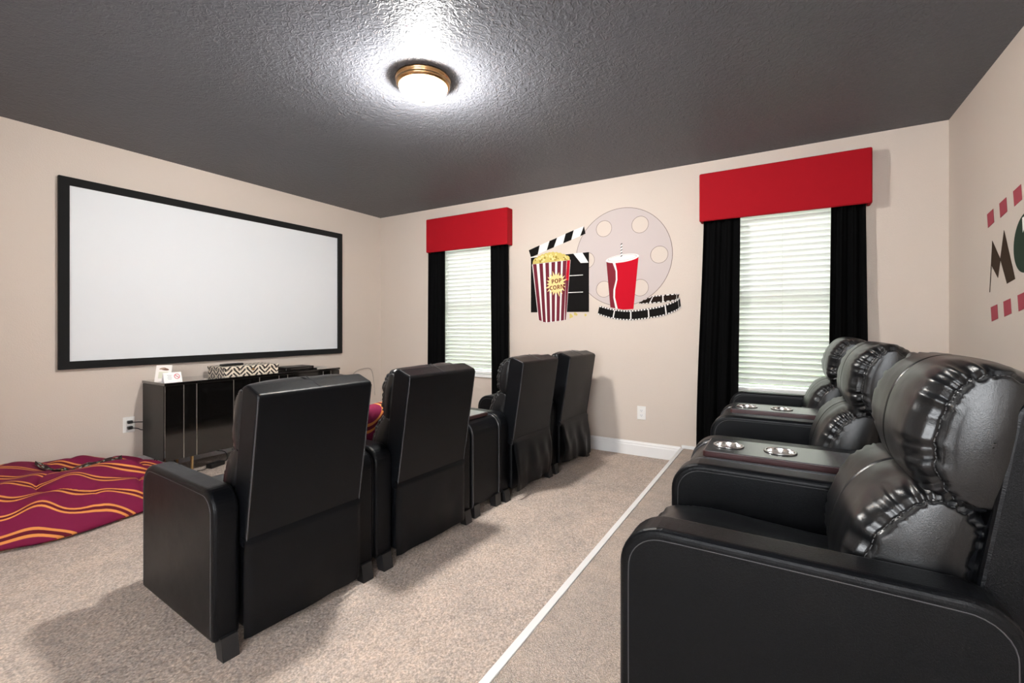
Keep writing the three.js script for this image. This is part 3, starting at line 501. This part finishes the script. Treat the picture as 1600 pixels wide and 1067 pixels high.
function tentCard(label, pos, turn, w, h, d, draw) {
  const t = thing('tent_card', label, 'card', pos, turn, 'tent cards on the sideboard'), c = document.createElement('canvas'); c.width = 256; c.height = Math.round(256 * h / w); draw(c.getContext('2d'), 256, c.height);
  const tx = new THREE.CanvasTexture(c); tx.colorSpace = THREE.SRGBColorSpace;
  const lean = Math.atan2(d, h), len = Math.hypot(d, h);
  for (const s of [1, -1]) { const g = new THREE.BoxGeometry(.001, len, w), u = g.attributes.uv; const p = mesh('panel', g, std({ map: tx, roughness: .6 }), t); p.position.set(s * d / 2, h / 2, 0); p.rotation.z = s * lean; }
  return t;
}
tentCard('tall white tent card with brown picture on the sideboard', [.235, CT, 2.425], -.75, .105, .125, .04, (g, w, h) => {
  g.fillStyle = '#f3ece6'; g.fillRect(0, 0, w, h); g.fillStyle = '#7a5a48'; g.beginPath(); g.ellipse(w * .55, h * .24, w * .28, h * .07, .2, 0, 7); g.fill(); g.fillStyle = '#a98c78'; g.beginPath(); g.ellipse(w * .4, h * .2, w * .2, h * .05, -.2, 0, 7); g.fill();
  g.fillStyle = '#d9d8c4'; g.fillRect(w * .2, h * .4, w * .6, h * .4); g.fillStyle = '#a8b49c'; g.fillRect(w * .45, h * .62, w * .25, h * .16); g.fillStyle = '#b0303c'; g.fillRect(w * .55, h * .9, w * .45, h * .1);
});
tentCard('small white no smoking tent card on the sideboard front edge', [.345, CT, 2.42], -.06, .118, .074, .03, (g, w, h) => {
  g.fillStyle = '#f4efee'; g.fillRect(0, 0, w, h); g.strokeStyle = '#cc3a4c'; g.lineWidth = 9; g.beginPath(); g.arc(w * .74, h * .42, h * .23, 0, 7); g.stroke(); g.beginPath(); g.moveTo(w * .74 - h * .16, h * .26); g.lineTo(w * .74 + h * .16, h * .58); g.stroke();
  g.strokeStyle = '#777'; g.lineWidth = 5; g.beginPath(); g.moveTo(w * .66, h * .42); g.lineTo(w * .82, h * .42); g.stroke();
  g.fillStyle = '#8a8890'; for (let k = 0; k < 4; k++) g.fillRect(w * (.2 + .03 * (k & 1)), h * (.26 + .13 * k), w * (.26 - .06 * (k & 1)), 5);
});
{ // woven box: black and cream basket-weave pattern
  const n = 256, c = document.createElement('canvas'); c.width = c.height = n; const g = c.getContext('2d'); g.fillStyle = '#e6d9c6'; g.fillRect(0, 0, n, n); g.strokeStyle = '#1d1512'; g.lineWidth = 15;
  const P = 128; for (let a = -1; a < 3; a++) for (let b = -1; b < 3; b++) for (let k = 0; k < 3; k++) { const x = a * P, y = b * P + k * 42; g.beginPath(); g.moveTo(x, y + 64); g.lineTo(x + 64, y); g.stroke(); g.beginPath(); g.moveTo(x + 64 + 10, y + 12); g.lineTo(x + 128 - 6, y + 58); g.stroke(); }
  const tx = new THREE.CanvasTexture(c); tx.colorSpace = THREE.SRGBColorSpace; tx.wrapS = tx.wrapT = THREE.RepeatWrapping; tx.repeat.set(1 / .22, 1 / .22);
  const m = std({ map: tx, roughness: .55 }), t = thing('decorative_box', 'flat black and cream basketweave patterned box on the sideboard', 'box', [.225, CT, 1.81]);
  mesh('body', rbox(-.135, .135, 0, .058, -.235, .235, .003, 2), m, t); mesh('lid', rbox(-.139, .139, .059, .085, -.239, .239, .003, 2), m, t);
  mesh('clasp', new THREE.SphereGeometry(.011, 16, 10).translate(.143, .052, 0), M.bronze, t);
  const r = thing('remote_control', 'slim black remote control lying on the patterned box', 'remote', [.25, CT + .085, 1.93], .12); mesh('body', rbox(-.025, .025, 0, .02, -.095, .095, .008), M.blackPlastic, r);
  mesh('buttons', Array.from({ length: 12 }, (_, k) => box(-.014 + (k % 3) * .011, -.007 + (k % 3) * .011, .0195, .0212, -.06 + (k / 3 | 0) * .03, -.05 + (k / 3 | 0) * .03)), std({ color: lin(.05, .05, .05), roughness: .6 }), r);
}
{
  const t = thing('media_player', 'flat black media player on the sideboard near its far end', 'media player', [.23, CT, 1.33]);
  mesh('case', rbox(-.10, .10, .004, .036, -.15, .15, .006), M.blackPlastic, t); mesh('front_panel', rbox(.0995, .102, .010, .030, -.14, .14, .001), M.lacquer, t);
  const r = thing('paper_pad', 'small pale grey notepad on the far end of the sideboard', 'notepad', [.27, CT, 1.09], .2); mesh('sheets', rbox(-.05, .05, 0, .008, -.07, .07, .001), std({ color: lin(.45, .43, .40), roughness: .8 }), r); mesh('binding', rbox(-.05, .05, 0, .0095, .068, .076, .001), M.blackPlastic, r);
}

// ---------------------------------------------------------------- outlets, plugs and cables
function outlet(label, pos, turn) {
  const t = thing('wall_outlet', label, 'outlet', pos, turn, 'white wall outlets');
  mesh('plate', rbox(-.038, .038, -.06, .06, 0, .006, .004), M.plastic, t);
  for (const y of [-.021, .021]) { const s = mesh('socket', slab(roundedPoly([[-.017, -.014], [.017, -.014], [.017, .014], [-.017, .014]], .008, 4), .003, .0008, 2).translate(0, y, .0068), M.white, t); mesh('slots', [box(-.0075, -.0055, y - .002, y + .006, .008, .0086), box(.0055, .0075, y - .002, y + .006, .008, .0086), box(-.002, .002, y - .010, y - .006, .008, .0086)], M.blackPlastic, s); }
  return t;
}
outlet('white wall outlet with nothing plugged in above the baseboard', [3.286, .382, 0], 0);
outlet('white wall outlet with two black plugs beside the sideboard', [0, .389, 2.57], Math.PI / 2);
for (const [y, z1, y1, lab] of [[.41, 2.512, .396, 'black plug and cord in the upper socket beside the sideboard'], [.366, 2.506, .335, 'black plug and cord in the lower socket beside the sideboard']]) {
  const t = thing('power_plug', lab, 'plug', [.009, y, 2.57], 0);
  mesh('plug', rbox(0, .026, -.012, .012, -.016, .016, .005), M.blackPlastic, t);
  mesh('cord', tube([[.024, 0, 0], [.034, -.002, -.012], [.028, (y1 - y) * .4, -.045], [.0, y1 - y, -.075], [-.003, (y1 - y) * 1.5, -.13]], .0032, 32, 6), M.cable, t);
}
{
  const t = thing('power_adapter', 'black power adapter lying on the carpet under the sideboard', 'adapter', [.37, 0, 2.12], .3);
  mesh('brick', rbox(-.03, .03, .003, .036, -.065, .065, .006), M.blackPlastic, t);
  mesh('cord', [tube([[0, .018, .063], [.01, .012, .12], [-.05, .006, .15], [-.12, .006, .16], [-.2, .03, .15]], .003, 24, 6), tube([[0, .018, -.063], [0, .03, -.11], [-.05, .08, -.14], [-.12, .10, -.10]], .003, 24, 6)], M.cable, t);
  tag(mesh('cable_bundle', [tube([[.16, .128, 2.43], [.20, .05, 2.50], [.30, .008, 2.47], [.36, .008, 2.40], [.30, .02, 2.34], [.18, .12, 2.36]], .004, 40, 6), tube([[.10, .128, 2.42], [.13, .03, 2.49], [.26, .010, 2.52], [.40, .010, 2.46], [.38, .012, 2.36]], .0035, 40, 6)], M.cable), 'loose black cables on the carpet under the sideboard end', 'cables');
}
tag(mesh('wall_cable', tube([[.012, .30, .10], [.010, .62, .16], [.03, .645, .30], [.012, .60, .42], [.010, .35, .5], [.012, .13, .52]], .003, 50, 6), std({ color: lin(.35, .31, .28), roughness: .6 })), 'thin grey cable drooping along the wall beside the corner', 'cable');

renderer.render(scene, camera);
